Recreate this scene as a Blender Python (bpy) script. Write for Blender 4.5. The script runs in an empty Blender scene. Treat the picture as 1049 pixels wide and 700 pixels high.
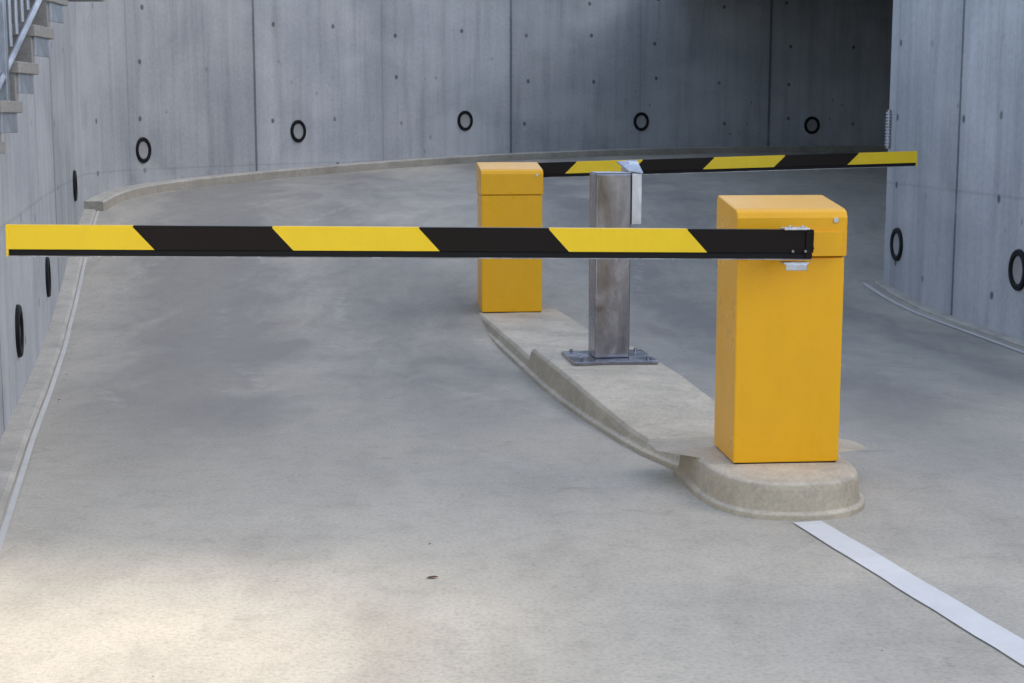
import bpy, bmesh, math, random
from mathutils import Vector, Matrix
random.seed(4)
scene=bpy.context.scene
scene.view_settings.view_transform='Standard'
scene.view_settings.look='None'
scene.view_settings.exposure=0
R=math.radians

# ---------------- node helpers ----------------
def newmat(name):
    m=bpy.data.materials.new(name); m.use_nodes=True
    nt=m.node_tree; b=nt.nodes['Principled BSDF']
    return m,nt,b
def nd(nt,t,**kw):
    n=nt.nodes.new(t)
    for k,v in kw.items(): setattr(n,k,v)
    return n
def lk(nt,a,b): nt.links.new(a,b)
def mth(nt,op,a,b=None,c=None,clamp=False):
    n=nt.nodes.new('ShaderNodeMath'); n.operation=op; n.use_clamp=clamp
    for i,v in enumerate((a,b,c)):
        if v is None: continue
        if isinstance(v,(int,float)): n.inputs[i].default_value=v
        else: nt.links.new(v,n.inputs[i])
    return n.outputs[0]
def noise(nt,vec,scale,detail=3,rough=.55,dist=0):
    n=nt.nodes.new('ShaderNodeTexNoise'); n.inputs['Scale'].default_value=scale
    n.inputs['Detail'].default_value=detail; n.inputs['Roughness'].default_value=rough
    n.inputs['Distortion'].default_value=dist
    nt.links.new(vec,n.inputs['Vector']); return n.outputs['Fac']
def ramp(nt,fac,stops):
    n=nt.nodes.new('ShaderNodeValToRGB'); e=n.color_ramp.elements
    while len(e)<len(stops): e.new(.5)
    for i,(p,c) in enumerate(stops):
        e[i].position=p; e[i].color=(c[0],c[1],c[2],1) if isinstance(c,tuple) else (c,c,c,1)
    nt.links.new(fac,n.inputs[0]); return n.outputs[0]
def mix(nt,mode,fac,a,b):
    n=nt.nodes.new('ShaderNodeMix'); n.data_type='RGBA'; n.blend_type=mode
    if isinstance(fac,(int,float)): n.inputs[0].default_value=fac
    else: nt.links.new(fac,n.inputs[0])
    for i,v in ((6,a),(7,b)):
        if isinstance(v,tuple): n.inputs[i].default_value=(v[0],v[1],v[2],1)
        else: nt.links.new(v,n.inputs[i])
    return n.outputs[2]
def bump(nt,b,h,strength=.2,dist=.01):
    n=nt.nodes.new('ShaderNodeBump'); n.inputs['Strength'].default_value=strength
    n.inputs['Distance'].default_value=dist
    nt.links.new(h,n.inputs['Height']); nt.links.new(n.outputs[0],b.inputs['Normal'])
def mapping(nt,vec,scale=(1,1,1),loc=(0,0,0),rot=(0,0,0)):
    n=nt.nodes.new('ShaderNodeMapping'); n.inputs['Scale'].default_value=scale
    n.inputs['Location'].default_value=loc; n.inputs['Rotation'].default_value=rot
    nt.links.new(vec,n.inputs['Vector']); return n.outputs[0]
def smooth(a,b,x):
    t=max(0,min(1,(x-a)/(b-a))); return t*t*(3-2*t)

# ---------------- materials ----------------
def make_floor():
    m,nt,b=newmat('floor_concrete')
    tc=nd(nt,'ShaderNodeTexCoord').outputs['Object']
    big=noise(nt,tc,.45,3,.55,.3)
    col=ramp(nt,big,[(.3,(.48,.45,.39)),(.5,(.55,.51,.43)),(.72,(.65,.59,.48))])
    mid=noise(nt,mapping(nt,tc,(1.6,.7,1),rot=(0,0,R(-10))),1.8,4,.65,.5)
    col=mix(nt,'MULTIPLY',.8,col,ramp(nt,mid,[(.3,.80),(.5,.97),(.7,1.08)]))
    sp=noise(nt,tc,60,2,.7)
    col=mix(nt,'MULTIPLY',.75,col,ramp(nt,sp,[(.3,.76),(.5,1.0),(.72,1.1)]))
    sp2=noise(nt,tc,8,4,.75)
    col=mix(nt,'MULTIPLY',.55,col,ramp(nt,sp2,[(.33,.80),(.5,1.0),(.7,1.06)]))
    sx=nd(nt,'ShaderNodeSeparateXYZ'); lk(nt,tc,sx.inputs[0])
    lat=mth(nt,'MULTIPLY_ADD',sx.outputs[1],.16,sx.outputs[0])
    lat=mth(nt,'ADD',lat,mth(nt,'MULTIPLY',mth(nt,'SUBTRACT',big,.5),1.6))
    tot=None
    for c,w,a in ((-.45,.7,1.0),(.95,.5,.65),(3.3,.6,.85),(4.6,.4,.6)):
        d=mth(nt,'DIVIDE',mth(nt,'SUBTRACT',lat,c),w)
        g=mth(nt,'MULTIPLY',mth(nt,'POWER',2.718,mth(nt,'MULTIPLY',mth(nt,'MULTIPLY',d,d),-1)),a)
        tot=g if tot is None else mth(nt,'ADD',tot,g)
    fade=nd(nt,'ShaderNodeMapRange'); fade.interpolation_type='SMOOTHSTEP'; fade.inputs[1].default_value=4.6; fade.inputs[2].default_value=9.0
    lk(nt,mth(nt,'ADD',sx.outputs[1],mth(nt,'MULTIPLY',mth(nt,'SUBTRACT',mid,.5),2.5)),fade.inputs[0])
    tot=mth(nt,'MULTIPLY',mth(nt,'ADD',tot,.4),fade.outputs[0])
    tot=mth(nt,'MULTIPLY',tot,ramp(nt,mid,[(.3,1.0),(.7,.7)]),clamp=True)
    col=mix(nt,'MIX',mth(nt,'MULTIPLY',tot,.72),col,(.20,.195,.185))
    st=ramp(nt,noise(nt,tc,4.5,2,.6,1.0),[(.66,0.0),(.76,1.0)])
    col=mix(nt,'MIX',mth(nt,'MULTIPLY',st,.35),col,(.27,.22,.17))
    w=nd(nt,'ShaderNodeTexWave'); w.wave_type='RINGS'; w.rings_direction='SPHERICAL'
    w.inputs['Scale'].default_value=.37; w.inputs['Distortion'].default_value=4.0; w.inputs['Detail'].default_value=2; w.inputs['Detail Scale'].default_value=.35
    lk(nt,mapping(nt,tc,loc=(-7.5,-13,0)),w.inputs['Vector'])
    arcs=mth(nt,'MULTIPLY',ramp(nt,w.outputs['Fac'],[(.955,0.0),(.995,1.0)]),ramp(nt,sp2,[(.45,0.0),(.65,1.0)]))
    arcs=mth(nt,'MULTIPLY',arcs,ramp(nt,big,[(.48,0.0),(.58,1.0)]))
    col=mix(nt,'MIX',mth(nt,'MULTIPLY',arcs,.3),col,(.60,.58,.54))
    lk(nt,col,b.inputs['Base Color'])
    b.inputs['Roughness'].default_value=.8
    bump(nt,b,sp,.3,.007)
    return m

def make_wall(name,tint=(1,1,1),P=4.9,off=.75):
    m,nt,b=newmat(name)
    uv=nd(nt,'ShaderNodeUVMap').outputs[0]
    s=nd(nt,'ShaderNodeSeparateXYZ'); lk(nt,uv,s.inputs[0]); u,v=s.outputs[0],s.outputs[1]
    big=noise(nt,mapping(nt,uv,(1,1.2,1)),.8,5,.62,.4)
    col=ramp(nt,big,[(.3,(.36*tint[0],.385*tint[1],.415*tint[2])),(.5,(.43*tint[0],.45*tint[1],.475*tint[2])),(.7,(.50*tint[0],.515*tint[1],.535*tint[2]))])
    stk=noise(nt,mapping(nt,uv,(5,.35,1)),1.2,3,.6,.2)
    col=mix(nt,'MULTIPLY',.75,col,ramp(nt,stk,[(.3,.74),(.5,.97),(.7,1.08)]))
    f=noise(nt,uv,22,3,.7)
    col=mix(nt,'MULTIPLY',.6,col,ramp(nt,f,[(.3,.82),(.6,1.03)]))
    pu=mth(nt,'DIVIDE',mth(nt,'ADD',u,off),P)
    fl=mth(nt,'FLOOR',mth(nt,'MULTIPLY',pu,2))
    wn=nd(nt,'ShaderNodeTexWhiteNoise',noise_dimensions='1D'); lk(nt,fl,wn.inputs['W'])
    col=mix(nt,'MULTIPLY',1,col,ramp(nt,wn.outputs['Value'],[(0,.88),(1,1.08)]))
    fu=mth(nt,'MULTIPLY',mth(nt,'FRACT',pu),P)
    dj=mth(nt,'MINIMUM',fu,mth(nt,'SUBTRACT',P,fu))
    dj=mth(nt,'ADD',dj,mth(nt,'MULTIPLY',mth(nt,'SUBTRACT',f,.5),.015))
    joint=ramp(nt,mth(nt,'MULTIPLY',dj,10),[(.16,1.0),(.27,0.0)])
    dm=mth(nt,'ABSOLUTE',mth(nt,'SUBTRACT',fu,P/2))
    joint2=mth(nt,'MULTIPLY',ramp(nt,mth(nt,'MULTIPLY',dm,10),[(.08,1.0),(.2,0.0)]),.3)
    halo=ramp(nt,mth(nt,'MULTIPLY',dj,3),[(.05,1.0),(.6,0.0)])
    halo2=ramp(nt,mth(nt,'MULTIPLY',dm,3),[(.1,.9),(1.0,0.0)])
    ha=mth(nt,'ADD',halo,halo2)
    col=mix(nt,'MIX',mth(nt,'MULTIPLY',ha,mth(nt,'MULTIPLY',stk,.5),clamp=True),col,(.22,.24,.27))
    col=mix(nt,'MIX',mth(nt,'MULTIPLY',mth(nt,'MAXIMUM',joint,joint2),.85),col,(.10,.11,.125))
    vv=mth(nt,'ABSOLUTE',mth(nt,'SUBTRACT',mth(nt,'FRACT',mth(nt,'DIVIDE',mth(nt,'ADD',v,.35),2.7)),.5))
    hl=ramp(nt,mth(nt,'MULTIPLY',vv,40),[(.08,1.0),(.25,0.0)])
    col=mix(nt,'MIX',mth(nt,'MULTIPLY',hl,.2),col,(.14,.15,.165))
    hu,hv=P/4,.62
    cu=mth(nt,'DIVIDE',mth(nt,'ADD',u,off+.3),hu); cv=mth(nt,'DIVIDE',v,hv)
    cb=nd(nt,'ShaderNodeCombineXYZ'); lk(nt,mth(nt,'FLOOR',cu),cb.inputs[0]); lk(nt,mth(nt,'FLOOR',cv),cb.inputs[1])
    wc=nd(nt,'ShaderNodeTexWhiteNoise',noise_dimensions='2D'); lk(nt,cb.outputs[0],wc.inputs['Vector'])
    sc=nd(nt,'ShaderNodeSeparateXYZ'); lk(nt,wc.outputs['Color'],sc.inputs[0])
    ju=mth(nt,'MULTIPLY',mth(nt,'ADD',mth(nt,'SUBTRACT',mth(nt,'FRACT',cu),.5),mth(nt,'MULTIPLY',mth(nt,'SUBTRACT',sc.outputs[0],.5),.12)),hu)
    jv=mth(nt,'MULTIPLY',mth(nt,'ADD',mth(nt,'SUBTRACT',mth(nt,'FRACT',cv),.5),mth(nt,'MULTIPLY',mth(nt,'SUBTRACT',sc.outputs[1],.5),.25)),hv)
    d=mth(nt,'SQRT',mth(nt,'ADD',mth(nt,'MULTIPLY',ju,ju),mth(nt,'MULTIPLY',jv,jv)))
    hole=mth(nt,'MULTIPLY',ramp(nt,mth(nt,'MULTIPLY',d,10),[(.22,1.0),(.38,0.0)]),ramp(nt,sc.outputs[2],[(.3,0.0),(.55,1.0)]))
    col=mix(nt,'MIX',mth(nt,'MULTIPLY',hole,.85),col,(.07,.075,.085))
    vo=nd(nt,'ShaderNodeTexVoronoi'); vo.inputs['Scale'].default_value=3.2; lk(nt,mapping(nt,uv,(1.4,1,1)),vo.inputs['Vector'])
    pit=mth(nt,'MULTIPLY',ramp(nt,vo.outputs['Distance'],[(.06,1.0),(.11,0.0)]),ramp(nt,big,[(.48,0.0),(.56,1.0)]))
    col=mix(nt,'MIX',mth(nt,'MULTIPLY',pit,.6),col,(.12,.125,.135))
    pt=ramp(nt,noise(nt,mapping(nt,uv,(.7,1.3,1),(3.7,1.9,0)),.9,3,.4,.3),[(.56,0.0),(.66,1.0)])
    col=mix(nt,'MIX',mth(nt,'MULTIPLY',pt,.22),col,(.64,.66,.67))
    lk(nt,col,b.inputs['Base Color']); b.inputs['Roughness'].default_value=.8
    bump(nt,b,f,.3,.008)
    return m

def make_conc(name,c,spk=.25,scale=8):
    m,nt,b=newmat(name)
    tc=nd(nt,'ShaderNodeTexCoord').outputs['Object']
    a=noise(nt,tc,scale*.3,4,.65,.3); f=noise(nt,tc,scale*8,2,.7)
    lo=tuple(x*.78 for x in c); hi=tuple(min(.9,x*1.15) for x in c)
    col=ramp(nt,a,[(.3,lo),(.7,hi)])
    col=mix(nt,'MULTIPLY',.7,col,ramp(nt,f,[(.3,1-spk),(.65,1.04)]))
    g=noise(nt,tc,scale,3,.7,1)
    col=mix(nt,'MULTIPLY',.6,col,ramp(nt,g,[(.3,.75),(.5,1.0)]))
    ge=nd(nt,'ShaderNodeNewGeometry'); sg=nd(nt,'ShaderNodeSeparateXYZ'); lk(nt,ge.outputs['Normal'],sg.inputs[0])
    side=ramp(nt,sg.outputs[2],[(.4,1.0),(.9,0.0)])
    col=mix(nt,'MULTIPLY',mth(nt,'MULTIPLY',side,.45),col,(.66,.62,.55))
    lk(nt,col,b.inputs['Base Color']); b.inputs['Roughness'].default_value=.85
    bump(nt,b,f,.3,.006)
    return m

def make_paint(name,c,rough=.35,dirt=.25,dirtcol=(.25,.14,.03),spec=.5):
    m,nt,b=newmat(name)
    tc=nd(nt,'ShaderNodeTexCoord').outputs['Object']
    a=noise(nt,tc,3,5,.7,.4)
    col=mix(nt,'MIX',mth(nt,'MULTIPLY',ramp(nt,a,[(.45,0.0),(.8,1.0)]),dirt),c,dirtcol)
    sc=noise(nt,mapping(nt,tc,(1,1,.5)),9,3,.7)
    col=mix(nt,'MULTIPLY',.35,col,ramp(nt,sc,[(.3,.88),(.6,1.0)]))
    lk(nt,col,b.inputs['Base Color'])
    lk(nt,ramp(nt,a,[(.3,rough),(.7,rough+.15)]),b.inputs['Roughness'])
    b.inputs['Specular IOR Level'].default_value=spec
    return m

def make_galv(name,c=(.33,.34,.37),metal=.55,rough=.48,con=.35):
    m,nt,b=newmat(name)
    tc=nd(nt,'ShaderNodeTexCoord').outputs['Object']
    vo=nd(nt,'ShaderNodeTexVoronoi'); vo.inputs['Scale'].default_value=30; lk(nt,tc,vo.inputs['Vector'])
    sp=nd(nt,'ShaderNodeSeparateXYZ'); lk(nt,vo.outputs['Color'],sp.inputs[0])
    st=noise(nt,mapping(nt,tc,(3,3,1.2)),2.0,4,.6,.8)
    col=ramp(nt,st,[(.3,tuple(x*(1-con) for x in c)),(.5,c),(.7,tuple(min(1,x*(1+con)) for x in c))])
    col=mix(nt,'MULTIPLY',.4,col,ramp(nt,sp.outputs[0],[(0,.82),(1,1.08)]))
    lk(nt,col,b.inputs['Base Color']); b.inputs['Metallic'].default_value=metal
    lk(nt,ramp(nt,st,[(.3,rough-.06),(.7,rough+.14)]),b.inputs['Roughness'])
    return m

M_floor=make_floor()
M_wall=make_wall('wall_concrete')
M_wallR=make_wall('wall_concrete_pale',(1.16,1.15,1.14),3.0,.5)
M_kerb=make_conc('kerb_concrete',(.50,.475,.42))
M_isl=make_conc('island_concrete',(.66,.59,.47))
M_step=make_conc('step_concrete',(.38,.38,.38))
M_ceil=make_conc('slab_concrete',(.20,.21,.23))
M_yel=make_paint('yellow_powder_coat',(.97,.485,.003),.24,.03)
M_yel2=make_paint('yellow_reflective',(.97,.66,.008),.28,.04)
M_blk=make_paint('black_reflective',(.009,.005,.004),.3,.03,dirtcol=(.05,.04,.03),spec=.2)
M_rub=make_paint('black_rubber',(.014,.014,.015),.7,.08,dirtcol=(.06,.05,.04),spec=.2)
M_ring=make_paint('ring_black',(.008,.009,.011),.5,.05,dirtcol=(.04,.04,.04),spec=.2)
M_disc=make_conc('ring_disc',(.45,.47,.49))
M_gal=make_galv('galvanised_steel',(.45,.50,.57),.6,.4)
M_gald=make_galv('galvanised_dark',(.33,.335,.385),1.0,.2,.38)
M_alu=make_galv('brushed_aluminium',(.66,.67,.70),.85,.33)
M_white=make_paint('white_road_paint',(.80,.80,.79),.7,.35,dirtcol=(.5,.49,.47))
M_edge=make_paint('worn_edge_paint',(.60,.59,.56),.8,.8,dirtcol=(.47,.45,.42))
M_leaf=make_paint('dry_leaf',(.10,.05,.025),.8,.2,dirtcol=(.05,.03,.02))
M_glass,ntg,bg=newmat('blocker_glass'); bg.inputs['Base Color'].default_value=(.03,.04,.05,1); bg.inputs['Roughness'].default_value=.1

# ---------------- mesh helpers ----------------
def empty(name,loc=(0,0,0),rz=0):
    e=bpy.data.objects.new(name,None); e.location=loc; e.rotation_euler=(0,0,rz)
    e.empty_display_size=.1; scene.collection.objects.link(e); return e
def mesh(name,verts,faces,mats,parent=None,bevel=0,seg=2,smoothf=False,midx=None,loc=None,rot=None):
    me=bpy.data.meshes.new(name); me.from_pydata(verts,[],faces)
    for mt in (mats if isinstance(mats,list) else [mats]): me.materials.append(mt)
    if midx:
        for p,i in zip(me.polygons,midx): p.material_index=i
    bm=bmesh.new(); bm.from_mesh(me); bmesh.ops.recalc_face_normals(bm,faces=bm.faces); bm.to_mesh(me); bm.free()
    if smoothf:
        for p in me.polygons: p.use_smooth=True
    o=bpy.data.objects.new(name,me); scene.collection.objects.link(o)
    if parent: o.parent=parent
    if loc: o.location=loc
    if rot: o.rotation_euler=rot
    if bevel:
        bv=o.modifiers.new('b','BEVEL'); bv.width=bevel; bv.segments=seg; bv.limit_method='ANGLE'; bv.angle_limit=R(30)
    return o
BF=[(0,1,3,2),(4,6,7,5),(0,4,5,1),(2,3,7,6),(0,2,6,4),(1,5,7,3)]
def box(name,c,s,mat,parent=None,bevel=.003,rot=None,seg=2):
    v=[(sx*s[0]/2,sy*s[1]/2,sz*s[2]/2) for sx in(-1,1) for sy in(-1,1) for sz in(-1,1)]
    return mesh(name,v,BF,mat,parent,bevel,seg,loc=c,rot=rot)
def cyl(name,c,r,h,mat,parent=None,rot=None,n=20,bevel=.0015):
    v=[];f=[]
    for z in(-h/2,h/2):
        for i in range(n):
            a=2*math.pi*i/n; v.append((r*math.cos(a),r*math.sin(a),z))
    f.append(tuple(range(n))); f.append(tuple(range(n,2*n)))
    for i in range(n): f.append((i,(i+1)%n,n+(i+1)%n,n+i))
    return mesh(name,v,f,mat,parent,bevel,2,loc=c,rot=rot)

# ---------------- ground height ----------------
ZP=[(-999,0),(10.8,0),(12.5,.2),(14.2,.47),(15.7,.65),(17.4,.75),(20,.85),(22.5,.96),(24.4,1.04),(30,1.1),(999,1.1)]
def zf(y):
    for (a,za),(b_,zb) in zip(ZP,ZP[1:]):
        if y<=b_: return za+(zb-za)*(y-a)/(b_-a)
    return 1.1
def zs(y): return (zf(y-.7)+zf(y-.35)+zf(y)+zf(y+.35)+zf(y+.7))/5
def gz(x,y):
    sh=1.9*smooth(-.5,3.2,x)*(1-smooth(15,22,y))
    z=zs(y-sh)
    return z*(1-smooth(28,40,y))*(1 if -8<x<30 else 0)

def axis(a,b,fa,fb,fine):
    out=[]; x=fa
    while x<fb: out.append(x); x+=fine
    out.append(fb)
    step=fine*2; x=fa
    pre=[]
    while x>a: x-=step; step*=1.5; pre.append(max(x,a))
    step=fine*2; x=fb; post=[]
    while x<b: x+=step; step*=1.5; post.append(min(x,b))
    return pre[::-1]+out+post
xs=axis(-300,300,-6,9,.25); ys=axis(-300,300,-2,28,.25)
V=[(x,y,gz(x,y)) for y in ys for x in xs]; nx=len(xs)
F=[(j*nx+i,j*nx+i+1,(j+1)*nx+i+1,(j+1)*nx+i) for j in range(len(ys)-1) for i in range(nx-1)]
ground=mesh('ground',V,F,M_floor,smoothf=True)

# ---------------- polyline / walls ----------------
def catmull(P,n=8):
    out=[]
    for i in range(len(P)-1):
        p0=P[max(i-1,0)];p1=P[i];p2=P[i+1];p3=P[min(i+2,len(P)-1)]
        for k in range(n):
            t=k/n
            out.append(tuple(.5*(2*p1[a]+(p2[a]-p0[a])*t+(2*p0[a]-5*p1[a]+4*p2[a]-p3[a])*t*t+(3*p1[a]-p0[a]-3*p2[a]+p3[a])*t**3) for a in (0,1)))
    out.append(P[-1]); return out
def normals(P,side):
    N=[]
    for i in range(len(P)):
        a=P[max(i-1,0)];b=P[min(i+1,len(P)-1)]
        d=Vector((b[0]-a[0],b[1]-a[1])).normalized(); N.append((d.y*side,-d.x*side))
    return N
def wall(name,P,top,mat,side=1,th=.3,u0=0,z0=-.3):
    N=normals(P,side); V=[];F=[]; u=u0; us=[]
    for i,p in enumerate(P):
        if i: u+=math.dist(P[i-1],p)
        us.append(u)
        o=(p[0]-N[i][0]*th,p[1]-N[i][1]*th)
        V+=[(p[0],p[1],z0),(p[0],p[1],top),(o[0],o[1],top),(o[0],o[1],z0)]
    for i in range(len(P)-1):
        a=4*i;b=a+4
        F.append((a,b,b+1,a+1));F.append((a+1,b+1,b+2,a+2));F.append((a+2,b+2,b+3,a+3))
    F.append((0,1,2,3)); e=4*(len(P)-1); F.append((e,e+1,e+2,e+3))
    o=mesh(name,V,F,mat)
    me=o.data; uvl=me.uv_layers.new(name='UVMap')
    for p in me.polygons:
        for li in p.loop_indices:
            vi=me.loops[li].vertex_index; k=vi//4; c=vi%4
            z=V[vi][2]; uu=us[k]
            if c in(2,3):
                if p.index<3*(len(P)-1): z=z+(th if c==2 else 0)
                else: uu=us[k]+th
            uvl.data[li].uv=(uu,z)
    return o
def strip(name,P,side,w,h,mat,off=0,zoff=0,parent=None,sub=.3):
    Q=[P[0]]
    for a,b in zip(P,P[1:]):
        n=max(1,int(math.dist(a,b)/sub))
        for k in range(1,n+1): Q.append((a[0]+(b[0]-a[0])*k/n,a[1]+(b[1]-a[1])*k/n))
    N=normals(Q,side);V=[];F=[]
    for p,n in zip(Q,N):
        a=(p[0]+n[0]*off,p[1]+n[1]*off); b=(p[0]+n[0]*(off+w),p[1]+n[1]*(off+w))
        if h>.01:
            z1=gz(*a);z2=gz(*b); zt=max(z1,z2)+h
            c=(p[0]+n[0]*(off+w-.02),p[1]+n[1]*(off+w-.02))
            V+=[(a[0],a[1],z1-.1),(a[0],a[1],zt),(c[0],c[1],zt),(b[0],b[1],zt-.015),(b[0],b[1],z2-.1)]
        else:
            V+=[(a[0],a[1],gz(*a)+zoff),(b[0],b[1],gz(*b)+zoff)]
    k=5 if h>.01 else 2
    for i in range(len(Q)-1):
        for j in range(k-1): F.append((k*i+j,k*(i+1)+j,k*(i+1)+j+1,k*i+j+1))
    if k==5: F.append((0,1,2,3,4)); e=5*(len(Q)-1); F.append(tuple(e+j for j in range(5)))
    return mesh(name,V,F,mat,parent)

LW=[(-2.10,5.7),(-2.46,7.15),(-2.78,8.5),(-3.39,11),(-3.84,13),(-4.40,15.6)]
LS=[(-1.93,5.0)]+LW
BW=catmull([(-4.40,15.6),(-4.22,17.3),(-2.8,19.98),(-.69,22.4),(2.05,24.3),(5.02,25.6),(8,26.3),(11.5,26.2),(16,24.5),(22,20)],8)
wall('retaining_wall',LW,3.9,M_wall,1,.35,u0=2.5)
wall('retaining_wall',[(-3.2,-3),(-3.2,6.1)],3.9,M_wall,1,.35)
box('wall_return',(-2.78,5.95,1.8),(.84,.44,4.18),M_step,bevel=.01)
wall('curved_retaining_wall',BW,4.1,M_wall,1,.35,u0=.2)
RW=[(3.34,13.55),(3.58,10.4),(3.72,8.4)]
wall('side_wall',RW,4.0,M_wallR,1,.45,u0=.8)
IW=catmull([(3.36,13.57),(3.75,14.6),(4.8,16.6),(6.4,18.3),(8.5,19.4),(12,19.4),(16,17.5),(20,14.5)],6)
wall('inner_ramp_wall',IW,3.7,M_wall,-1,.3)
box('parking_deck',(17.0,21.9,3.92),(28.8,15,.42),M_ceil,bevel=.01)
strip('kerb',LS,1,.12,.022,M_kerb)
strip('kerb',BW,1,.2,.10,M_kerb)
strip('kerb',RW,1,.08,.02,M_kerb)
strip('painted_edge_line',LS,1,.026,0,M_edge,off=.13,zoff=.005)
strip('painted_edge_line',RW,1,.045,0,M_edge,off=.16,zoff=.005)

a=Vector((1.135,5.66));d=Vector((.345,-1.45)).normalized();n=Vector((-d.y,d.x))
Vv=[];Fv=[];NN=50
for i in range(NN+1):
    p=a+d*(i*.12)
    q1=p+n*(.06+random.uniform(-.0025,.0025));q2=p-n*(.06+random.uniform(-.0025,.0025)); Vv+=[(q1.x,q1.y,.005),(q2.x,q2.y,.005)]
for i in range(NN): Fv.append((2*i,2*i+1,2*i+3,2*i+2))
mesh('painted_divider_line',Vv,Fv,M_white)

# ---------------- wall ring markers ----------------
def ring(px,py,z,P,side):
    best=None
    for i in range(len(P)-1):
        A=Vector(P[i]);B=Vector(P[i+1]);AB=B-A
        t=max(0,min(1,(Vector((px,py))-A).dot(AB)/AB.length_squared)); Q=A+AB*t; dd=(Q-Vector((px,py))).length
        if best is None or dd<best[0]:
            dr=AB.normalized(); best=(dd,Q,Vector((dr.y*side,-dr.x*side)))
    _,Q,nn=best
    e=empty('ring_marker',(Q.x,Q.y,z)); e.rotation_euler=(R(90),0,math.atan2(nn.y,nn.x)+R(90))
    n=40;V=[];F=[]
    prof=[(.147,-.01),(.145,.016),(.138,.022),(.108,.022),(.101,.016),(.099,-.01)]
    for i in range(n):
        a=2*math.pi*i/n
        for r,h in prof: V.append((r*math.cos(a),r*math.sin(a),h))
    k=len(prof)
    for i in range(n):
        for j in range(k):
            F.append((i*k+j,((i+1)%n)*k+j,((i+1)%n)*k+(j+1)%k,i*k+(j+1)%k))
    mesh('rim',V,F,M_ring,e)
    cyl('disc',(0,0,0),.100,.012,M_disc,e,n=36,bevel=0)
for (x,y,z) in [(-2.72,8.25,.39),(-3.37,10.9,.42),(-4.08,14.3,.94)]: ring(x,y,z,LW,1)
for (x,y,z) in [(-4.2,17.35,1.22),(-2.8,19.98,1.42),(-.69,22.4,1.56),(2.05,24.3,1.55),(5.02,25.6,1.49)]: ring(x,y,z,BW,1)
for (x,y,z) in [(3.36,13.2,.475),(3.56,10.6,.50)]: ring(x,y,z,RW,1)

# ---------------- traffic island ----------------
isl=empty('traffic_island')
def loft(name,st,mat):
    V=[];F=[]
    for i,(cx_,cy,w,h) in enumerate(st):
        wv=random.uniform(-.003,.003)
        pr=[(-w-.04,-.02),(-w-.036,.02),(-w-.012,.026),(-w+.002+wv,max(h-.018,.03)),(-w+.018+wv,h),(0,h+.004),(w-.018,h),(w-.002,max(h-.018,.03)),(w+.012,.026),(w+.036,.02),(w+.04,-.02)]
        V+=[(cx_+x*.985,cy+x*.12,z) for x,z in pr]
    k=11
    for i in range(len(st)-1):
        for j in range(k-1): F.append((i*k+j,(i+1)*k+j,(i+1)*k+j+1,i*k+j+1))
    F.append(tuple(range(k))); e=k*(len(st)-1); F.append(tuple(e+j for j in range(k)))
    return mesh(name,V,F,mat,isl,bevel=.005)
def cx(y):
    P=[(5.7,1.15),(6.5,1.045),(7.0,.895),(7.6,.745),(8.43,.575),(9.44,.41),(11.15,.13),(12.1,-.03)]
    for (a,b),(c,dv) in zip(P,P[1:]):
        if y<=c: return b+(dv-b)*(y-a)/(c-a)
    return P[-1][1]
st=[]
for y,w,h in [(12.12,.16,.06),(12.09,.24,.075),(12.0,.31,.08),(11.8,.33,.085),(11.2,.33,.085),(10.5,.33,.085),(9.9,.33,.085),(9.33,.33,.085),(9.29,.33,.095),(9.25,.33,.15),(9.2,.33,.155),(8.7,.33,.155),(8.2,.325,.15),(7.7,.315,.12),(7.2,.305,.08),(6.9,.295,.066),(6.6,.265,.064),(6.35,.20,.064)]:
    st.append((cx(y),y,w,h))
loft('island_body',st,M_isl)
V=[];F=[]
ca=Vector((1.086,6.2)); hw=.306
cs=[]
ang0=R(6)
for i in range(41):
    t=math.pi+math.pi*i/40
    cs.append((math.copysign(abs(math.cos(t))**.75,math.cos(t))*hw,-abs(math.sin(t))**.75*.47))
cs=[(-hw*.8,.42),(-hw*.93,.40),(-hw,.33),(-hw,.15)]+cs+[(hw,.10),(hw*.99,.2),(hw*.93,.29),(hw*.75,.36)]
rings=[(1.13,-.02),(1.12,.02),(1.05,.028),(1.02,.11),(1.0,.13),(.96,.138),(.5,.14)]
k=len(cs)
for s,z in rings:
    for x,y in cs:
        off=(s-1)*hw
        L=math.hypot(x,min(y,0)) or 1
        if y>0: px,py=x+math.copysign(off,x),y
        else: px,py=x+off*x/L,y+off*y/L
        V.append((ca.x+px*math.cos(ang0)-py*math.sin(ang0),ca.y+px*math.sin(ang0)+py*math.cos(ang0),z))
for r in range(len(rings)-1):
    for i in range(k-1): F.append((r*k+i,r*k+i+1,(r+1)*k+i+1,(r+1)*k+i))
F.append(tuple((len(rings)-1)*k+i for i in range(k)))
F.append(tuple([r*k for r in range(len(rings))]+[r*k+k-1 for r in reversed(range(len(rings)))]))
mesh('island_head',V,F,M_isl,isl,bevel=.008)

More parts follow.
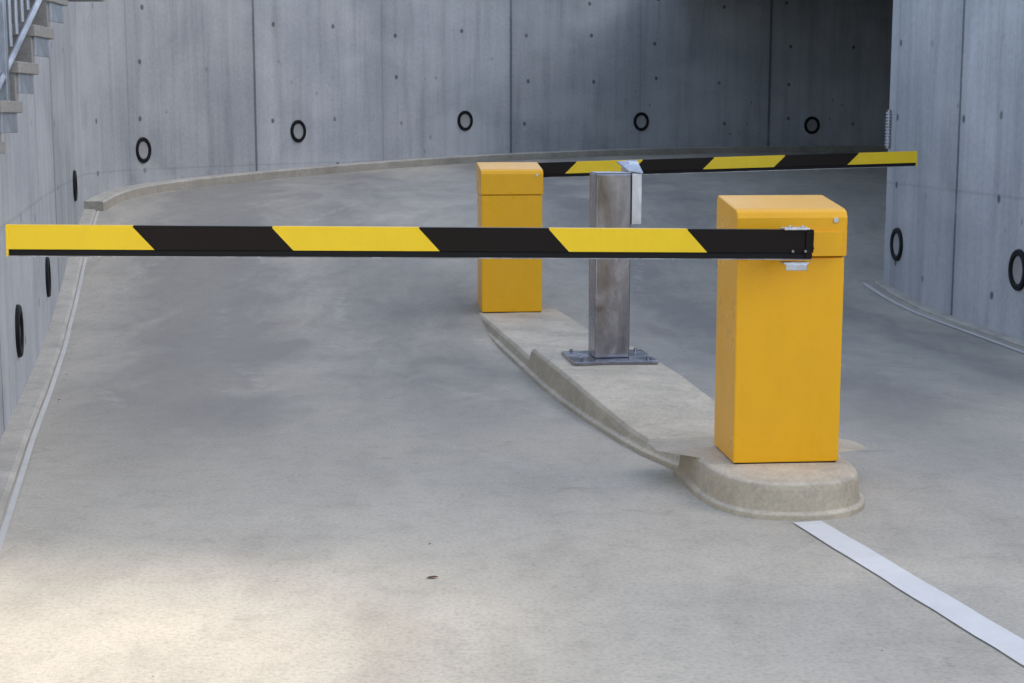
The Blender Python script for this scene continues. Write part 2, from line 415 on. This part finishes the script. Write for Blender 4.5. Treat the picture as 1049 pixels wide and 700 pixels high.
# ---------------- barrier ----------------
def cabinet(par,W,D,Hf,Hb):
    lidz=Hf-.195
    box('base_shadow_strip',(0,0,.004),(W-.03,D-.03,.008),M_rub,par,.001)  # shadow gap under the cabinet, put in as a black strip
    box('body',(0,0,(lidz)/2+.003),(W-.012,D-.01,lidz-.006),M_yel,par,.007,seg=3)
    box('seam',(0,0,lidz+.001),(W-.03,D-.03,.012),M_rub,par,0)
    z0=lidz+.004; w=W/2;d=D/2
    prof=[(-d,z0),(-d,Hf-.035),(-d+.012,Hf-.012),(-d+.04,Hf),(d-.02,Hb),(d,Hb-.02),(d,z0)]
    V=[(-w,y,z) for y,z in prof]+[(w,y,z) for y,z in prof]; n=len(prof)
    F=[tuple(range(n)),tuple(range(n,2*n))]+[(i,(i+1)%n,n+(i+1)%n,n+i) for i in range(n)]
    mesh('lid',V,F,M_yel,par,.006,3)
    cyl('lid_lock',(W/2-.05,-D/2-.003,Hf-.045),.011,.012,M_alu,par,(R(90),0,0))
def arm(par,L,bounds,first_yellow,slant,H=.116,T=.045,name='boom_arm'):
    e=empty(name); e.parent=par
    top=H/2;bot=-H/2+.026
    edges=[0]+bounds+[L]; col=first_yellow
    for i in range(len(edges)-1):
        a,b=edges[i],edges[i+1]
        sa=0 if i==0 else slant; sb=0 if i==len(edges)-2 else slant
        V=[(a-sa/2*1,y,top-.006) for y in(-T/2,T/2)]+[(a+sa/2,y,bot) for y in(-T/2,T/2)]+[(b-sb/2,y,top-.006) for y in(-T/2,T/2)]+[(b+sb/2,y,bot) for y in(-T/2,T/2)]
        F=[(0,1,5,4),(2,6,7,3),(0,4,6,2),(1,3,7,5),(0,2,3,1),(4,5,7,6)]
        mesh('stripe',V,F,M_yel2 if col else M_blk,e)
        box('top_edge',((a-sa/2+b-sb/2)/2,0,top-.003),(b-a-(sb-sa)/2-.001,T-.006,.0058),M_yel2 if col else M_blk,e,0)
        col=not col
    box('rubber_buffer',(L/2,0,bot-.0125),(L-.004,T-.008,.024),M_rub,e,.004)
    box('lower_trim',(L/2,0,-H/2-.0005),(L-.01,.03,.004),M_gald,e,0)
    box('end_cap',(-.003,0,0.0),(.008,T+.004,H+.002),M_yel2 if first_yellow else M_rub,e,.002)
    return e
BX,BY,BA=1.107,6.25,R(5)
b1=empty('barrier_gate',(BX,BY,.139),BA)
cabinet(b1,.452,.375,1.042,1.082)
rot_=Matrix.Rotation(-BA,2)
def tolocal(x,y): return rot_@Vector((x-BX,y-BY))
p=tolocal(-1.872,5.63); q=tolocal(1.165,5.918)
LL=(q-p).length+.01
A1=arm(b1,LL,[.495,1.01,1.563,2.06,2.60],True,.078)
A1.location=(p.x,p.y,1.090-.139)
dq=q-p; A1.rotation_euler=(0,math.atan2(.038,dq.length),math.atan2(dq.y,dq.x))
fy=-.375/2
qz=.908
box('pivot_plate',(.10,fy-.008,qz-.005),(.21,.014,.10),M_yel,b1,.003)
box('arm_clamp_top',(q.x-.06,q.y,qz+.067),(.10,.075,.008),M_alu,b1,.002)
box('arm_clamp_bottom',(q.x-.06,q.y,qz-.067),(.10,.075,.008),M_alu,b1,.002)
box('clamp_lip',(q.x-.06,q.y-.035,qz-.082),(.085,.012,.026),M_alu,b1,.004)
box('clamp_face',(q.x-.012,q.y-.028,qz+.005),(.022,.008,.10),M_blk,b1,.002)
for dx in(-.085,-.035):
    cyl('clamp_bolt',(q.x+dx,q.y-.02,qz+.074),.008,.01,M_alu,b1)
    cyl('clamp_bolt',(q.x+dx+.01,q.y-.03,qz-.02),.006,.012,M_gald,b1,(R(90),0,0))
cyl('pivot_shaft',(q.x-.06,fy-.03,qz),.035,.08,M_gald,b1,(R(90),0,0))
for i,dz in enumerate((0,.018)):
    for dx in (.0,.02,.04):
        if i==0 or dx<.04: cyl('slot_hole',(q.x+.02+dx*.8,fy-.0155,qz-.022+dz),.006,.003,M_rub,b1,(R(90),0,0),bevel=0)
b2=empty('barrier_gate',(-.02,11.68,.087),R(6))
cabinet(b2,.475,.40,1.09,1.135)
A2=arm(b2,3.04,[.50,1.08,1.64,2.20,2.72],True,.09)
A2.location=(3.21,-.02,1.16); A2.rotation_euler=(0,R(1.7),R(180-4))
cyl('pivot_shaft',(.12,.24,1.03),.035,.12,M_gald,b2,(R(90),0,0))
box('pivot_plate',(.1,.21,1.03),(.16,.02,.12),M_yel,b2,.003)

# ---------------- card reader post ----------------
pz=.157
post=empty('card_reader_post',(.565,8.75,pz),R(8))
box('base_plate',(0,-.01,.010),(.49,.44,.02),M_gald,post,.003)
for sx in(-1,1):
    for sy in(-1,1):
        cyl('anchor_bolt',(sx*.195,sy*.165-.01,.028),.011,.02,M_gald,post,n=6)
box('column',(0,0,.02+.53),(.205,.205,1.06),M_gald,post,.008,seg=3)
box('column_cap',(0,0,1.084),(.195,.195,.006),M_gal,post,.002)
prof=[(-.10,.79),(-.10,1.08),(.02,1.145),(.20,1.145),(.20,.79)]
w0,w1=.107,.165
V=[(w0,y,z) for y,z in prof]+[(w1,y,z) for y,z in prof]
F=[tuple(range(5)),tuple(range(5,10))]+[(i,(i+1)%5,5+(i+1)%5,5+i) for i in range(5)]
mesh('reader_housing',V,F,M_alu,post,.004)
V=[(.085,-.09,1.092),(w1+.002,-.115,1.080),(w1+.002,-.115,1.088),(.085,-.09,1.10),(.05,.06,1.138),(w1+.002,.06,1.148),(w1+.002,.06,1.156),(.05,.06,1.146)]
mesh('hood',V,[(0,1,2,3),(4,5,6,7),(0,1,5,4),(3,2,6,7),(0,3,7,4),(1,2,6,5)],M_gal,post,.001)
box('reader_panel',(w1+.003,.04,.98),(.006,.14,.2),M_rub,post,.002)

# ---------------- outside stair with balustrade ----------------
stair=empty('staircase')
rise,run=.17,.25
y0=6.36-9*run; z0=1.59-9*rise
for i in range(13):
    y=y0+i*run; z=z0+i*rise
    box('tread',(-2.64,y+run/2+.01,z),(1.04,run+.03,.05),M_step,stair,.004)
    box('riser',(-2.64,y+.02,z-.085),(1.0,.04,.122),M_step,stair,.003)
    box('tread_bracket',(-2.135,y+run/2,z-.065),(.012,.2,.09),M_gal,stair,.003)
def bar(name,a,b,r,mat,par,n=8):
    a=Vector(a);b=Vector(b);d=b-a
    o=cyl(name,(a+b)/2,r,d.length,mat,par,n=n,bevel=0); o.rotation_euler=d.to_track_quat('Z','Y').to_euler(); return o
yE=y0+13*run; zE=z0+13*rise
bar('handrail',(-2.15,y0,z0+1.05),(-2.15,yE+.1,zE+1.05),.021,M_gal,stair,12)
bar('bottom_rail',(-2.15,y0,z0+.09),(-2.15,yE+.1,zE+.09),.014,M_gal,stair,8)
for i in range(int(13*run/.085)):
    y=y0+.03+i*.085; z=z0+(y-y0)/run*rise
    bar('baluster',(-2.15,y,z+.09),(-2.15,y,z+1.05),.009,M_gal,stair,8)
for i in range(5):
    y=y0+.05+i*.78; z=z0+(y-y0)/run*rise
    box('rail_post',(-2.15,y,z+.5),(.035,.035,1.15),M_gal,stair,.003)
box('landing',(-2.65,yE+.35,zE-.06),(1.04,.75,.12),M_step,stair,.005)

cd=empty('ribbed_conduit')
for i in range(11):
    cyl('rib',(3.325,13.50,1.33+i*.028),.028,.016,M_gal,cd,n=14,bevel=.003)
cyl('core',(3.325,13.50,1.47),.02,.34,M_gald,cd,n=12)

V=[];F=[]
def leaf(x,y,s,a):
    b=len(V)
    for dx,dy,dz in[(-1,0,.02),(-.3,.45,.12),(.6,.35,.2),(1.2,0,.05),(.5,-.4,.1),(-.4,-.4,.02)]:
        V.append((x+s*(dx*math.cos(a)-dy*math.sin(a)),y+s*(dx*math.sin(a)+dy*math.cos(a)),gz(x,y)+.004+s*dz))
    F.append(tuple(range(b,b+6)))
leaf(-.27,4.94,.02,.1); leaf(-.30,5.35,.008,1)
for i in range(26):
    x=random.uniform(-2.0,2.6);y=random.uniform(4,9); leaf(x,y,random.uniform(.002,.005),random.uniform(0,6))
for i in range(12):
    y=random.uniform(7.5,12); leaf(-2.46-(y-7.15)*.245+.22,y,random.uniform(.005,.012),random.uniform(0,6))
mesh('fallen_leaves',V,F,M_leaf)

# ---------------- unseen sun blocker added on the right, stepped to leave a sunlit patch ----------------
EL=33; te=math.tan(R(EL))
hl_=20.45*te; ht=24.5*te+3.6
bl=empty('sun_blocker')
box('tall_block',(26,24.98,ht/2),(12,40,ht),M_step,bl,.05)
box('low_block',(25.9,-9.62,hl_/2),(11.8,29.1,hl_),M_step,bl,.05)
for k in range(3):
    for j in range(7): box('blocker_pane',(20,-22+j*3.6,2+k*3.2),(.14,2.2,1.5),M_glass,bl,.01)
for k in range(4):
    for j in range(9): box('blocker_pane',(19.98,7+j*4,2.4+k*3.4),(.14,2.6,1.6),M_glass,bl,.01)

# ---------------- light ----------------
w=bpy.data.worlds.new('World'); scene.world=w; w.use_nodes=True
nt=w.node_tree; bgN=nt.nodes['Background']
sky=nt.nodes.new('ShaderNodeTexSky'); sky.sky_type='NISHITA'; sky.sun_disc=False
sky.sun_elevation=R(EL); sky.sun_rotation=R(90); sky.air_density=1.0; sky.dust_density=2.5; sky.ozone_density=1.0
hs=nt.nodes.new('ShaderNodeHueSaturation'); hs.inputs['Saturation'].default_value=.74
nt.links.new(sky.outputs[0],hs.inputs['Color']); nt.links.new(hs.outputs[0],bgN.inputs[0]); bgN.inputs[1].default_value=.38
sl=bpy.data.lights.new('sun','SUN'); sl.energy=5; sl.angle=R(2.2); sl.color=(1,.88,.72)
so=bpy.data.objects.new('sun',sl); scene.collection.objects.link(so)
dirv=Vector((-math.cos(R(EL)),0,-math.sin(R(EL))))
so.rotation_euler=dirv.to_track_quat('-Z','Y').to_euler(); so.location=(10,0,12)

# ---------------- camera ----------------
cam=bpy.data.cameras.new('camera'); cam.lens=53.2; cam.sensor_width=36; cam.clip_end=1000
co=bpy.data.objects.new('camera',cam); scene.collection.objects.link(co)
co.location=(0,0,1.52); co.rotation_euler=(R(81.8),0,0); scene.camera=co
